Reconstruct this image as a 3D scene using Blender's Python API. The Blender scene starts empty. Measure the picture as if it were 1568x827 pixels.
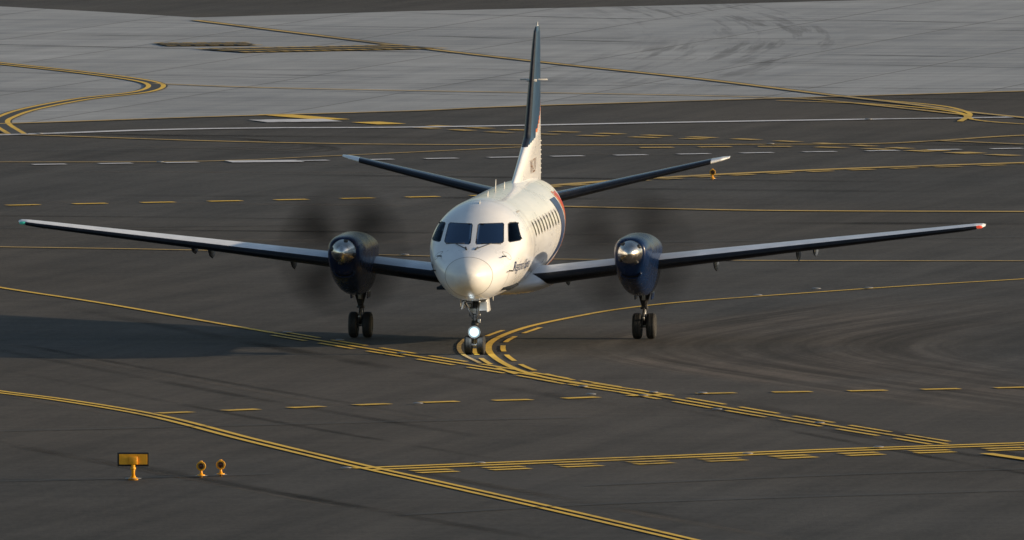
import bpy, bmesh, math, random
from mathutils import Vector, Matrix
from mathutils.bvhtree import BVHTree
random.seed(7)
scene = bpy.context.scene
COL = scene.collection

# ------------------------------------------------------------------ camera geometry
F = 26500.0; CAMX = 0.86; CAMY = -400.0; CAMH = 21.9
PITCH = math.atan(CAMH/400.0) - math.atan(129.5/F)
cam_d = bpy.data.cameras.new("camera"); cam = bpy.data.objects.new("camera", cam_d); COL.objects.link(cam)
cam_d.sensor_width = 36; cam_d.lens = F/1568*36; cam_d.clip_start = 1; cam_d.clip_end = 20000
cam.location = (CAMX, CAMY, CAMH); cam.rotation_euler = (math.pi/2-PITCH, 0, 0)
scene.camera = cam

def G(u, v):
    """survey point on the pavement (metres)"""
    a = (u-784)/F; b = (413.5-v)/F
    dy = math.cos(PITCH)+b*math.sin(PITCH); dz = -math.sin(PITCH)+b*math.cos(PITCH)
    t = CAMH/(-dz)
    return Vector((CAMX+a*t, CAMY+dy*t, 0))

# ------------------------------------------------------------------ materials
def newmat(name):
    m = bpy.data.materials.new(name); m.use_nodes = True
    nt = m.node_tree; return m, nt, nt.nodes, nt.links, nt.nodes["Principled BSDF"]
def pbr(name, c, rough=0.5, metal=0.0, var=0.08, scale=3.0, coat=0.0, bump=0.0, spec=0.5, stretch=(1,1,1)):
    m, nt, N, L, B = newmat(name)
    tc = N.new("ShaderNodeTexCoord"); mp = N.new("ShaderNodeMapping"); mp.inputs["Scale"].default_value = stretch
    no = N.new("ShaderNodeTexNoise"); no.inputs["Scale"].default_value = scale; no.inputs["Detail"].default_value = 6
    L.new(tc.outputs["Object"], mp.inputs[0]); L.new(mp.outputs[0], no.inputs["Vector"])
    mx = N.new("ShaderNodeMix"); mx.data_type = 'RGBA'
    mr = N.new("ShaderNodeMapRange"); mr.inputs[1].default_value = .3; mr.inputs[2].default_value = .7
    L.new(no.outputs["Fac"], mr.inputs[0]); L.new(mr.outputs[0], mx.inputs[0])
    mx.inputs[6].default_value = (*[max(0, x*(1-var)) for x in c], 1)
    mx.inputs[7].default_value = (*[min(1, x*(1+var)) for x in c], 1)
    L.new(mx.outputs[2], B.inputs["Base Color"])
    B.inputs["Metallic"].default_value = metal; B.inputs["Coat Weight"].default_value = coat; B.inputs["Coat Roughness"].default_value = .08
    B.inputs["Specular IOR Level"].default_value = spec
    r2 = N.new("ShaderNodeMapRange"); r2.inputs[3].default_value = max(0.02, rough-.06); r2.inputs[4].default_value = min(1, rough+.08)
    L.new(no.outputs["Fac"], r2.inputs[0]); L.new(r2.outputs[0], B.inputs["Roughness"])
    if bump:
        bp = N.new("ShaderNodeBump"); bp.inputs["Strength"].default_value = bump; bp.inputs["Distance"].default_value = .01
        L.new(no.outputs["Fac"], bp.inputs["Height"]); L.new(bp.outputs[0], B.inputs["Normal"])
    return m
M = {}
M['white'] = pbr("white_paint", (.82, .83, .85), .28, var=.06, scale=2.2, coat=.5, stretch=(1, .35, 1.6))
M['radome'] = pbr("radome_paint", (.79, .79, .78), .36, var=.05, scale=4)
M['seal'] = pbr("rubber_seal", (.05, .05, .055), .6)
M['line'] = pbr("panel_line", (.36, .35, .34), .6)
M['interior'] = pbr("cockpit_lining", (.02, .024, .03), .9, spec=.1)
M['navy'] = pbr("navy_paint", (.004, .022, .085), .26, var=.15, coat=.12, spec=.35)
M['teal'] = pbr("teal_paint", (.006, .040, .100), .33, var=.15, spec=.4)
M['boot'] = pbr("deicing_boot", (.008, .010, .016), .42, var=.3, scale=6, spec=.3)
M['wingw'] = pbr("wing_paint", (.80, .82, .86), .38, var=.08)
M['wingl'] = pbr("wing_underside_shade", (.06, .08, .12), .5, var=.1)  # pale underside paint darkened: shade below the wing is put into the colour
M['metal'] = pbr("spinner_metal", (.78, .75, .70), .24, metal=1.0, var=.12, scale=8)
M['steel'] = pbr("gear_steel", (.42, .42, .42), .38, metal=.7, var=.25, scale=12)
M['geard'] = pbr("gear_dark", (.05, .05, .052), .5, metal=.3, var=.3, scale=12)
M['gearw'] = pbr("gear_white", (.5, .5, .48), .4, var=.1)
M['hub'] = pbr("wheel_hub", (.12, .12, .12), .4, metal=.4, var=.2)
M['tyre'] = pbr("tyre_rubber", (.018, .018, .018), .75, var=.3, scale=14, bump=.3)
M['orange'] = pbr("orange_decal", (.55, .14, .03), .4)
M['red'] = pbr("red_decal", (.42, .04, .025), .4)
M['navyd'] = pbr("navy_decal", (.015, .035, .11), .35)
M['gold'] = pbr("gold_decal", (.16, .07, .03), .4)
M['cabglass'] = pbr("cabin_window_glass", (.012, .016, .022), .12, var=.2)
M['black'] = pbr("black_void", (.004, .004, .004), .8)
M['skin'] = pbr("skin", (.60, .30, .19), .5)
M['hair'] = pbr("hair", (.035, .02, .012), .6, var=.3, scale=40)
M['shirt'] = pbr("shirt", (.6, .62, .66), .8)
M['trouser'] = pbr("trousers", (.012, .014, .025), .85)
M['signy'] = pbr("sign_yellow", (.85, .40, .015), .45, var=.12, scale=9)
M['ory'] = pbr("fitting_orange", (.90, .40, .015), .42, var=.15, scale=14)
M['blackp'] = pbr("black_frame", (.012, .012, .012), .5)
M['lens_d'] = pbr("dark_lens", (.10, .03, .02), .15)
M['lens_w'] = pbr("inset_fitting", (.26, .26, .26), .5, metal=.3)
M['navg'] = pbr("nav_green_glass", (.05, .42, .34), .15)
M['navr'] = pbr("nav_red_glass", (.75, .07, .04), .15)
for k_, e_ in (('navg', .08), ('navr', .5)):
    B_ = M[k_].node_tree.nodes["Principled BSDF"]; B_.inputs["Emission Color"].default_value = (.1, .8, .6, 1) if k_ == 'navg' else (1, .12, .05, 1); B_.inputs["Emission Strength"].default_value = e_

def lampmat():
    m, nt, N, L, B = newmat("taxi_lamp_lit")
    tc = N.new("ShaderNodeTexCoord"); sp_ = N.new("ShaderNodeSeparateXYZ"); L.new(tc.outputs["Object"], sp_.inputs[0])
    cb = N.new("ShaderNodeCombineXYZ"); L.new(sp_.outputs[0], cb.inputs[0]); L.new(sp_.outputs[2], cb.inputs[1])
    ln = N.new("ShaderNodeVectorMath"); ln.operation = 'LENGTH'; L.new(cb.outputs[0], ln.inputs[0])
    mr = N.new("ShaderNodeMapRange"); mr.inputs[1].default_value = .0; mr.inputs[2].default_value = .155; mr.inputs[3].default_value = 1; mr.inputs[4].default_value = 0
    L.new(ln.outputs["Value"], mr.inputs[0])
    pw = N.new("ShaderNodeMath"); pw.operation = 'POWER'; L.new(mr.outputs[0], pw.inputs[0]); pw.inputs[1].default_value = 3.0
    ml = N.new("ShaderNodeMath"); ml.operation = 'MULTIPLY'; L.new(pw.outputs[0], ml.inputs[0]); ml.inputs[1].default_value = 22
    B.inputs["Base Color"].default_value = (.05, .07, .08, 1); B.inputs["Emission Color"].default_value = (.66, .92, 1, 1)
    L.new(ml.outputs[0], B.inputs["Emission Strength"]); return m
M['light'] = lampmat()

def glassmat():
    m, nt, N, L, B = newmat("windshield_glass"); N.remove(B)
    out = [n for n in N if n.type == 'OUTPUT_MATERIAL'][0]
    t = N.new("ShaderNodeBsdfTransparent"); t.inputs[0].default_value = (.80, .84, .87, 1)
    g = N.new("ShaderNodeBsdfGlossy"); g.inputs["Roughness"].default_value = .05; g.inputs[0].default_value = (.16, .21, .28, 1)
    f = N.new("ShaderNodeFresnel"); f.inputs[0].default_value = 1.35
    x = N.new("ShaderNodeMixShader"); L.new(f.outputs[0], x.inputs[0]); L.new(t.outputs[0], x.inputs[1]); L.new(g.outputs[0], x.inputs[2])
    L.new(x.outputs[0], out.inputs[0]); return m
M['glass'] = glassmat()

# ------------------------------------------------------------------ mesh helpers
def addobj(name, bm, mats, parent=None, smooth=True, loc=None, recalc=True):
    if recalc: bmesh.ops.recalc_face_normals(bm, faces=bm.faces)
    me = bpy.data.meshes.new(name); bm.to_mesh(me); bm.free()
    for mt in (mats if isinstance(mats, (list, tuple)) else [mats]): me.materials.append(mt)
    if smooth:
        for p in me.polygons: p.use_smooth = True
    o = bpy.data.objects.new(name, me); COL.objects.link(o)
    if parent: o.parent = parent
    if loc is not None: o.location = loc
    return o
def empty(name, loc=(0, 0, 0)):
    e = bpy.data.objects.new(name, None); e.location = loc; e.empty_display_size = .3; COL.objects.link(e); return e
def loft(bm, rings, closed=True, caps=True, matfn=None):
    R = [[bm.verts.new(p) for p in r] for r in rings]
    n = len(R[0])
    for i in range(len(R)-1):
        for j in range(n if closed else n-1):
            k = (j+1) % n
            f = bm.faces.new((R[i][j], R[i+1][j], R[i+1][k], R[i][k]))
            if matfn: f.material_index = matfn(i, j)
    if caps:
        for r in (R[0], R[-1]):
            try:
                bm.faces.new(r)
            except Exception: pass
    return R
def tube(bm, p0, p1, r0, r1=None, seg=14, mi=0):
    p0 = Vector(p0); p1 = Vector(p1); r1 = r0 if r1 is None else r1
    d = (p1-p0).normalized(); a = d.orthogonal().normalized(); b = d.cross(a)
    rings = [[p+(a*math.cos(t)+b*math.sin(t))*r for t in [2*math.pi*k/seg for k in range(seg)]] for p, r in ((p0, r0), (p1, r1))]
    loft(bm, rings, matfn=lambda i, j: mi)
def lathe(bm, prof, origin, axis='X', seg=36, mi=0):
    rings = []
    for a, r in prof:
        ring = []
        for k in range(seg):
            t = 2*math.pi*k/seg; c = math.cos(t)*r; s = math.sin(t)*r
            v = {'X': (a, c, s), 'Y': (c, a, s), 'Z': (c, s, a)}[axis]
            ring.append(Vector(origin)+Vector(v))
        rings.append(ring)
    loft(bm, rings, matfn=lambda i, j: mi)
def box(bm, c, s, mi=0, bevel=0.0, rot=None):
    mat = Matrix.Translation(c) @ (rot.to_4x4() if rot else Matrix.Identity(4)) @ Matrix.Diagonal((*s, 1))
    r = bmesh.ops.create_cube(bm, size=1, matrix=mat)
    fs = set(f for v in r['verts'] for f in v.link_faces)
    if bevel:
        es = list(set(e for f in fs for e in f.edges))
        rb = bmesh.ops.bevel(bm, geom=es, offset=bevel, segments=2, affect='EDGES', profile=.6)
        fs = set(f for f in rb['faces']) | set(f for f in fs if f.is_valid)
    for f in fs: f.material_index = mi

def pchip(xs, ys):
    n = len(xs); h = [xs[i+1]-xs[i] for i in range(n-1)]; d = [(ys[i+1]-ys[i])/h[i] for i in range(n-1)]
    m = [d[0]]+[0 if d[i-1]*d[i] <= 0 else 2*d[i-1]*d[i]/(d[i-1]+d[i]) for i in range(1, n-1)]+[d[-1]]
    def f(x):
        if x <= xs[0]: return ys[0]
        if x >= xs[-1]: return ys[-1]
        i = 0
        while x > xs[i+1]: i += 1
        t = (x-xs[i])/h[i]; t2 = t*t; t3 = t2*t
        return (2*t3-3*t2+1)*ys[i]+(t3-2*t2+t)*h[i]*m[i]+(-2*t3+3*t2)*ys[i+1]+(t3-t2)*h[i]*m[i+1]
    return f

# ------------------------------------------------------------------ AIRCRAFT
YAW = math.radians(5.1)
plane = empty("propeller_airliner"); plane.rotation_euler = (0, 0, -YAW)

ST = [  # y, top, bottom, half width, centre z
 (-2.10, 1.905, 1.895, .005, 1.90), (-2.09, 1.975, 1.82, .085, 1.90), (-2.06, 2.03, 1.755, .155, 1.90), (-1.98, 2.11, 1.66, .255, 1.90),
 (-1.8, 2.21, 1.545, .385, 1.90), (-1.5, 2.33, 1.42, .55, 1.92), (-1.1, 2.45, 1.33, .71, 2.0), (-.7, 2.55, 1.28, .84, 2.1),
 (-.45, 2.62, 1.265, .91, 2.18), (-.2, 2.80, 1.255, .97, 2.25), (0, 2.94, 1.25, 1.01, 2.3), (.25, 3.10, 1.25, 1.055, 2.34),
 (.6, 3.28, 1.25, 1.10, 2.38), (1.0, 3.41, 1.25, 1.135, 2.39), (1.5, 3.49, 1.25, 1.15, 2.4), (2.2, 3.53, 1.25, 1.155, 2.4),
 (9.8, 3.53, 1.25, 1.155, 2.4), (11, 3.53, 1.36, 1.13, 2.44), (12.5, 3.51, 1.66, 1.02, 2.58), (14, 3.47, 2.05, .82, 2.76),
 (15.5, 3.38, 2.42, .55, 2.9), (16.8, 3.25, 2.70, .28, 2.98), (17.6, 3.05, 2.90, .06, 2.98)]
ysx = [s[0] for s in ST]
fT, fB, fW, fC = [pchip(ysx, [s[i] for s in ST]) for i in (1, 2, 3, 4)]
def hull(y, z):
    zc = fC(y); h = (fT(y)-zc) if z > zc else (zc-fB(y))
    q = 1-((z-zc)/max(h, 1e-4))**2
    return fW(y)*math.sqrt(max(q, 0))
def ring(y, n=96, k=1.0):
    zc = fC(y); W = fW(y); T = fT(y)-zc; Bm = zc-fB(y); out = []
    for i in range(n):
        a = 2*math.pi*i/n; c = math.cos(a); s = math.sin(a)
        out.append(Vector((W*c*k, y, zc+(T if s > 0 else Bm)*s*k)))
    return out
yy = [-2.10, -2.095, -2.085, -2.07, -2.04, -2.0, -1.95, -1.88, -1.8, -1.7, -1.6, -1.5, -1.4, -1.3, -1.2, -1.1, -1.0, -.9, -.8, -.7, -.6, -.5]
y = -.45
while y < 1.7: yy.append(y); y += .06
y = 1.9
while y < 17.5: yy.append(y); y += .35
yy.append(17.6)
bm = bmesh.new(); loft(bm, [ring(y) for y in yy])
for f in bm.faces:
    f.material_index = 1 if f.calc_center_median().y < -1.5 else 0
PANES = []
def chamfer(P, c=.035):
    out = []; n = len(P)
    for i in range(n):
        p = Vector(P[i]); a = Vector(P[i-1]); b = Vector(P[(i+1) % n])
        out.append(p+(a-p).normalized()*c); out.append(p+(b-p).normalized()*c)
    return out
for sx in (1, -1):
    PANES.append(chamfer([(sx*.052, 2.575), (sx*.70, 2.60), (sx*.645, 3.045), (sx*.055, 3.035)]))
    PANES.append(chamfer([(sx*.785, 2.605), (sx*1.055, 2.63), (sx*.90, 3.04), (sx*.715, 3.045)]))
def inpoly(p, P):
    s = None
    for i in range(len(P)):
        a = P[i]; b = P[(i+1) % len(P)]; c = (b.x-a.x)*(p[1]-a.y)-(b.y-a.y)*(p[0]-a.x)
        if s is None: s = c > 0
        elif (c > 0) != s: return False
    return True
for P in PANES:
    x0 = min(p.x for p in P)-.04; x1 = max(p.x for p in P)+.04; z0 = min(p.y for p in P)-.04; z1 = max(p.y for p in P)+.04
    for i in range(len(P)):
        a = P[i]; b = P[(i+1) % len(P)]; d = (b-a)
        fs = []
        for f in bm.faces:
            c = f.calc_center_median()
            if c.y < 1.9 and c.y > -.9 and x0 < c.x < x1 and z0 < c.z < z1: fs.append(f)
        es = set(e for f in fs for e in f.edges); vs = set(v for f in fs for v in f.verts)
        bmesh.ops.bisect_plane(bm, geom=list(vs)+list(es)+fs, dist=1e-5, plane_co=(a.x, 0, a.y), plane_no=(-d.y, 0, d.x))
glass_faces = []
for P in PANES:
    fs = []
    for f in bm.faces:
        c = f.calc_center_median()
        if -.9 < c.y < 1.9 and inpoly((c.x, c.z), P): fs.append(f)
    r = bmesh.ops.inset_region(bm, faces=fs, thickness=.02, use_even_offset=True, use_boundary=True)
    for f in r['faces']: f.material_index = 2
    glass_faces += [f for f in fs if f.is_valid]
bmg = bmesh.new(); vm = {}
for f in glass_faces:
    vs = []
    for v in f.verts:
        if v not in vm: vm[v] = bmg.verts.new(v.co)
        vs.append(vm[v])
    try: bmg.faces.new(vs)
    except Exception: pass
bmesh.ops.delete(bm, geom=glass_faces, context='FACES')
fus = addobj("fuselage", bm, [M['white'], M['radome'], M['seal'], M['interior']], plane)
sm = fus.modifiers.new("s", 'SOLIDIFY'); sm.thickness = .025; sm.offset = -1; sm.material_offset = 9; sm.material_offset_rim = 0
addobj("windshield", bmg, M['glass'], plane)

# seams
bm = bmesh.new()
for ya, w, k in ((-1.5, .014, 1.003), (1.62, .008, 1.0022), (2.9, .006, 1.0022), (5.1, .006, 1.0022), (8.6, .006, 1.0022), (11.2, .006, 1.0022)):
    loft(bm, [ring(ya-w, 96, k), ring(ya+w, 96, k)], caps=False)
addobj("panel_seams", bm, M['line'], plane, recalc=False)

# cockpit interior
bm = bmesh.new()
loft(bm, [[Vector((p.x*.96, p.y, 2.4+(p.z-2.4)*.96)) for p in ring(1.75)], [Vector((p.x*.96, p.y, 2.4+(p.z-2.4)*.96)) for p in ring(1.8)]])
box(bm, (0, .05, 2.36), (1.5, .55, .24), bevel=.05)
box(bm, (0, .7, 1.55), (1.7, 2.2, .06))
box(bm, (0, .6, 1.95), (.28, .9, .55), bevel=.04)
addobj("cockpit_interior", bm, M['interior'], plane)
bm = bmesh.new()
for sx in (-1, 1):
    box(bm, (sx*.47, .97, 2.35), (.46, .12, .80), bevel=.05); box(bm, (sx*.47, .77, 1.98), (.46, .46, .12), bevel=.04)
    tube(bm, (sx*.47, .77, 1.58), (sx*.47, .77, 1.93), .06)
    box(bm, (sx*.47, .98, 2.86), (.24, .09, .18), bevel=.03)
addobj("crew_seats", bm, M['geard'], plane)

# wipers & pitot probes & antennas
bm = bmesh.new()
for sx in (-1, 1):
    def sp(x, z, off=.02):   # point on windshield surface
        lo, hi = -2.0, 1.8
        for _ in range(40):
            m_ = (lo+hi)/2
            if hull(m_, z) > abs(x) and z < fT(m_): hi = m_
            else: lo = m_
        return Vector((x, hi-off, z))
    tube(bm, sp(sx*.13, 2.50), sp(sx*.42, 2.60), .009); tube(bm, sp(sx*.20, 2.60), sp(sx*.64, 2.585), .010)
    tube(bm, sp(sx*.10, 2.47, .0), sp(sx*.14, 2.52), .022)
addobj("wipers", bm, M['seal'], plane)
bm = bmesh.new()
for sx in (-1, 1):
    for (yy0, zz) in ((-.75, 2.32), (-.62, 1.98)):
        x = sx*hull(yy0, zz)
        tube(bm, (x, yy0, zz), (x+sx*.09, yy0-.02, zz), .014); tube(bm, (x+sx*.09, yy0-.17, zz), (x+sx*.09, yy0+.02, zz), .011)
addobj("pitot_probes", bm, M['geard'], plane)
def blade(bm, y, z, h, c, x=0, sweep=.1, sg=1):
    rings = []
    for t in (0, .5, 1):
        cc = c*(1-.5*t); rings.append([Vector((x+.014*math.sin(a)*(1-.4*t), y+sweep*t+cc*.5*math.cos(a), z+sg*h*t)) for a in [2*math.pi*k/12 for k in range(12)]])
    loft(bm, rings)
bm = bmesh.new()
blade(bm, 5.3, 3.52, .30, .22); blade(bm, 3.3, 3.52, .12, .3); blade(bm, 7.6, 3.52, .14, .25); blade(bm, 1.2, 3.44, .08, .14)
blade(bm, .9, 1.26, .2, .2, x=-.42, sg=-1); blade(bm, 3.4, 1.26, .22, .3, sg=-1); blade(bm, 2.4, 1.27, .15, .2, x=.2, sg=-1)
addobj("antennas", bm, M['gearw'], plane)

# cabin windows, door outline, decals
def sidegrid(bm, fn, nu, nv, sx, off=.006, mi=0):
    V = []
    for i in range(nu+1):
        r = []
        for j in range(nv+1):
            y_, z_ = fn(i/nu, j/nv); r.append(bm.verts.new((sx*(hull(y_, z_)+off), y_, z_)))
        V.append(r)
    for i in range(nu):
        for j in range(nv):
            f = bm.faces.new((V[i][j], V[i+1][j], V[i+1][j+1], V[i][j+1])); f.material_index = mi
bmw = bmesh.new(); bmf = bmesh.new()
for sx in (-1, 1):
    for k in range(11):
        yc = 3.35+.76*k
        for b_, hw, hh, off in ((bmf, .145, .195, .005), (bmw, .110, .155, .009)):
            cv = b_.verts.new((sx*(hull(yc, 2.76)+off), yc, 2.76)); ringv = []
            for q in range(24):
                a = 2*math.pi*q/24; ca = math.cos(a); sa = math.sin(a)
                yq = yc+hw*abs(ca)**.6*(1 if ca > 0 else -1); zq = 2.76+hh*abs(sa)**.6*(1 if sa > 0 else -1)
                ringv.append(b_.verts.new((sx*(hull(yq, zq)+off), yq, zq)))
            for q in range(24): b_.faces.new((cv, ringv[q], ringv[(q+1) % 24]))
addobj("cabin_windows", bmw, M['cabglass'], plane)
addobj("cabin_window_frames", bmf, M['line'], plane)
bm = bmesh.new()
def doorline(y0, y1, z0, z1, sx, w=.016):
    for (a, b) in (((y0, z0), (y0, z1)), ((y1, z0), (y1, z1)), ((y0, z0), (y1, z0)), ((y0, z1), (y1, z1))):
        if a[0] == b[0]: sidegrid(bm, lambda s, t: (a[0]+(t-.5)*w, z0+(z1-z0)*s), 20, 1, sx)
        else: sidegrid(bm, lambda s, t: (y0+(y1-y0)*s, a[1]+(t-.5)*w), 6, 1, sx, off=.007)
doorline(1.95, 2.65, 1.6, 3.22, 1, .03); doorline(2.1, 2.62, 2.0, 3.2, -1); doorline(11.6, 12.9, 1.95, 3.2, 1); doorline(-.6, .2, 1.45, 1.95, 1); doorline(-.6, .2, 1.45, 1.95, -1)
for sx in (-1, 1):
    for (yc, zc_, r_) in ((-.55, 2.32, .10),):
        for q in range(20):
            a0 = 2*math.pi*q/20; a1 = 2*math.pi*(q+1)/20
            P4 = [(yc+r*math.cos(a), zc_+r*math.sin(a)) for a, r in ((a0, r_), (a1, r_), (a1, r_-.012), (a0, r_-.012))]
            bm.faces.new([bm.verts.new((sx*(hull(a, b)+.005), a, b)) for a, b in P4])
addobj("door_outlines", bm, M['line'], plane)
bm = bmesh.new()
for sx in (-1, 1):
    def sw(y0, z0, y1, z1, bul, w0, w1):
        def fn(s, t):
            w = w0+(w1-w0)*s
            return (y0+(y1-y0)*s+bul*math.sin(s*math.pi)+(t-.5)*w, z0+(z1-z0)*s)
        return fn
    sidegrid(bm, sw(8.0, 1.55, 10.6, 3.15, 1.0, .7, 1.4), 30, 4, sx, .011, 0)
    sidegrid(bm, sw(9.2, 1.5, 11.9, 3.25, 1.0, .25, .45), 30, 2, sx, .006, 1)
    sidegrid(bm, sw(9.9, 1.5, 12.6, 3.22, .9, .5, .8), 30, 3, sx, .008, 2)
addobj("tail_swoosh", bm, [M['navyd'], M['orange'], M['red']], plane)

def textmesh(body, size, shear=0.0):
    cu = bpy.data.curves.new("t", 'FONT'); cu.body = body; cu.size = size; cu.shear = shear; cu.resolution_u = 4
    o = bpy.data.objects.new("t", cu); COL.objects.link(o); bpy.context.view_layer.update()
    dg = bpy.context.evaluated_depsgraph_get(); me = bpy.data.meshes.new_from_object(o.evaluated_get(dg))
    bpy.data.objects.remove(o); return me
for sx in (1, -1):
    me = textmesh("Regional Express", .33, .25); bm = bmesh.new(); bm.from_mesh(me)
    W = max(v.co.x for v in bm.verts)
    for v in bm.verts:
        yv = (-.35+v.co.x) if sx > 0 else (-.35+W-v.co.x); zv = 1.95+v.co.y
        v.co = Vector((sx*(hull(yv, zv)+.012), yv, zv))
    addobj("airline_title", bm, M['navyd'], plane, smooth=False)

# ---- aerofoil surfaces
def foil(n=22, camber=.015):
    P = []
    for i in range(n+1):
        x = .5*(1+math.cos(math.pi*i/n)); t = 5*(.2969*math.sqrt(x)-.126*x-.3516*x*x+.2843*x**3-.1036*x**4); P.append((x, t, 1))
    for i in range(1, n):
        x = .5*(1-math.cos(math.pi*i/n)); t = 5*(.2969*math.sqrt(x)-.126*x-.3516*x*x+.2843*x**3-.1036*x**4); P.append((x, -t, -1))
    return P
FO = foil()
def surf(name, secs, mats, matfn, sub=6, vertical=False, sx=1):
    S = []
    for a, b in zip(secs[:-1], secs[1:]):
        for k in range(sub): S.append([a[q]+(b[q]-a[q])*k/sub for q in range(5)])
    S.append(list(secs[-1])); bm = bmesh.new(); rings = []
    for (p, le, o, c, th) in S:
        r = []
        for (x, t, sd) in FO:
            cam_ = .02*c*4*x*(1-x) if not vertical else 0
            if vertical: r.append(Vector((t*th, le+x*c, p)))
            else: r.append(Vector((sx*p, le+x*c, o+t*th+cam_)))
        rings.append(r)
    n = len(FO)
    def mf(i, j):
        k = (j+1) % n; xm = (FO[j][0]+FO[k][0])/2; sd = 1 if j < 22 else -1
        return matfn(S[i][0], xm, sd)
    loft(bm, rings, matfn=mf)
    return bm
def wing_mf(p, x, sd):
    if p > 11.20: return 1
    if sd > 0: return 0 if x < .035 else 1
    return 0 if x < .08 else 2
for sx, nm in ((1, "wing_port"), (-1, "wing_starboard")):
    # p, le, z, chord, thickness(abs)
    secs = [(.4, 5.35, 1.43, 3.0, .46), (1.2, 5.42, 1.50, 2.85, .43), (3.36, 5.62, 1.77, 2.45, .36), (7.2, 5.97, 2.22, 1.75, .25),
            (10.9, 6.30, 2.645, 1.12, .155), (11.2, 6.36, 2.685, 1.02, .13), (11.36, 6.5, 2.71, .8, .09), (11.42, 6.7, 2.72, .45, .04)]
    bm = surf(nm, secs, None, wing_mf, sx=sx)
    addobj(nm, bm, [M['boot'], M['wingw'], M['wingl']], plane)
    bm = bmesh.new()
    bmesh.ops.create_uvsphere(bm, u_segments=14, v_segments=8, radius=.055, matrix=Matrix.Translation((sx*11.29, 6.42, 2.70)) @ Matrix.Diagonal((1.5, 1, .7, 1)))
    addobj("nav_light_"+nm[5:], bm, M['navr'] if sx > 0 else M['navg'], plane)
    # flap hinge fairings
    bm = bmesh.new()
    for x, h in ((1.5, .2), (5.0, .24), (6.95, .22), (7.35, .17)):
        zw = 1.38+.115*x; rr = []
        for t in (0, .25, .6, 1):
            w = .045*math.sin(math.pi*(.15+.7*t)); hh = h*math.sin(math.pi*(.12+.6*t))
            rr.append([Vector((sx*x+w*math.cos(a), 7.1+1.3*t, zw-.1-hh*.5+hh*.75*math.sin(a))) for a in [2*math.pi*q/12 for q in range(12)]])
        loft(bm, rr)
    addobj("flap_fairings_"+nm[5:], bm, M['wingl'], plane)
def stab_mf(p, x, sd):
    if p > 4.22: return 1
    if sd > 0: return 0 if x < .12 else 2
    return 0 if x < .15 else 2
for sx, nm in ((1, "tailplane_port"), (-1, "tailplane_starboard")):
    secs = [(.2, 14.7, 2.84, 2.15, .27), (1.0, 14.9, 3.02, 1.95, .24), (4.2, 15.75, 3.77, 1.05, .13), (4.5, 15.9, 3.84, .85, .10), (4.68, 16.15, 3.885, .5, .04)]
    addobj(nm, surf(nm, secs, None, stab_mf, sx=sx), [M['boot'], M['white'], M['navy']], plane)
def fin_mf(z, x, sd):
    b = 4.25+.95*max(0, x-.05)
    if z < b: return 0
    if z < b+.10 and x > .25: return 3
    if x < .05: return 1
    if abs(x-.70) < .03: return 1
    return 2 if x < .97 else 4
secs = [(3.2, 9.0, 0, 8.5, .26), (3.5, 9.85, 0, 7.65, .26), (3.98, 11.8, 0, 5.68, .26), (4.45, 13.65, 0, 3.8, .28), (5.5, 14.6, 0, 2.8, .22), (6.55, 15.5, 0, 1.85, .15), (6.92, 15.86, 0, 1.4, .11), (7.03, 16.15, 0, .95, .05)]
bm = surf("fin", secs, None, fin_mf, sub=12, vertical=True)
bm.faces.ensure_lookup_table(); finbvh = BVHTree.FromBMesh(bm)
addobj("tail_fin", bm, [M['white'], M['boot'], M['teal'], M['orange'], M['gearw']], plane)
for sx in (1, -1):
    me = textmesh("VH-ZLV", .48); bm = bmesh.new(); bm.from_mesh(me); W = max(v.co.x for v in bm.verts)
    for v in bm.verts:
        yv = (13.1+v.co.x*1.2) if sx > 0 else (13.1+(W-v.co.x)*1.2); zv = 3.60+v.co.y
        h = finbvh.ray_cast(Vector((sx*2, yv, zv)), Vector((-sx, 0, 0)))
        v.co = Vector(((h[0].x if h[0] else 0)+sx*.008, yv, zv))
    addobj("registration", bm, M['gold'], plane, smooth=False)
bm = bmesh.new()
tube(bm, (-.33, 15.6, 5.77), (.33, 15.6, 5.77), .018); tube(bm, (-.12, 15.0, 5.77), (.12, 15.0, 5.77), .03)
for k in range(8): tube(bm, (0, 17.45, 3.45+.11*k), (0, 17.62, 3.45+.11*k), .02, .008)
tube(bm, (0, 16.4, 6.98), (0, 16.5, 7.12), .03, .02)
addobj("fin_antennas", bm, M['gearw'], plane)

# wing root fairing
bm = bmesh.new(); rings = []
for y_, hw, zt, zb in ((4.7, .5, 1.5, 1.2), (5.1, 1.0, 1.62, 1.14), (5.8, 1.28, 1.75, 1.08), (7.2, 1.32, 1.78, 1.06), (8.4, 1.2, 1.7, 1.1), (9.4, .8, 1.5, 1.2), (9.9, .3, 1.4, 1.25)):
    rings.append([Vector((hw*math.cos(a), y_, (zt+zb)/2+(zt-zb)/2*math.sin(a))) for a in [2*math.pi*q/32 for q in range(32)]])
loft(bm, rings); addobj("wing_root_fairing", bm, M['white'], plane)

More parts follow.
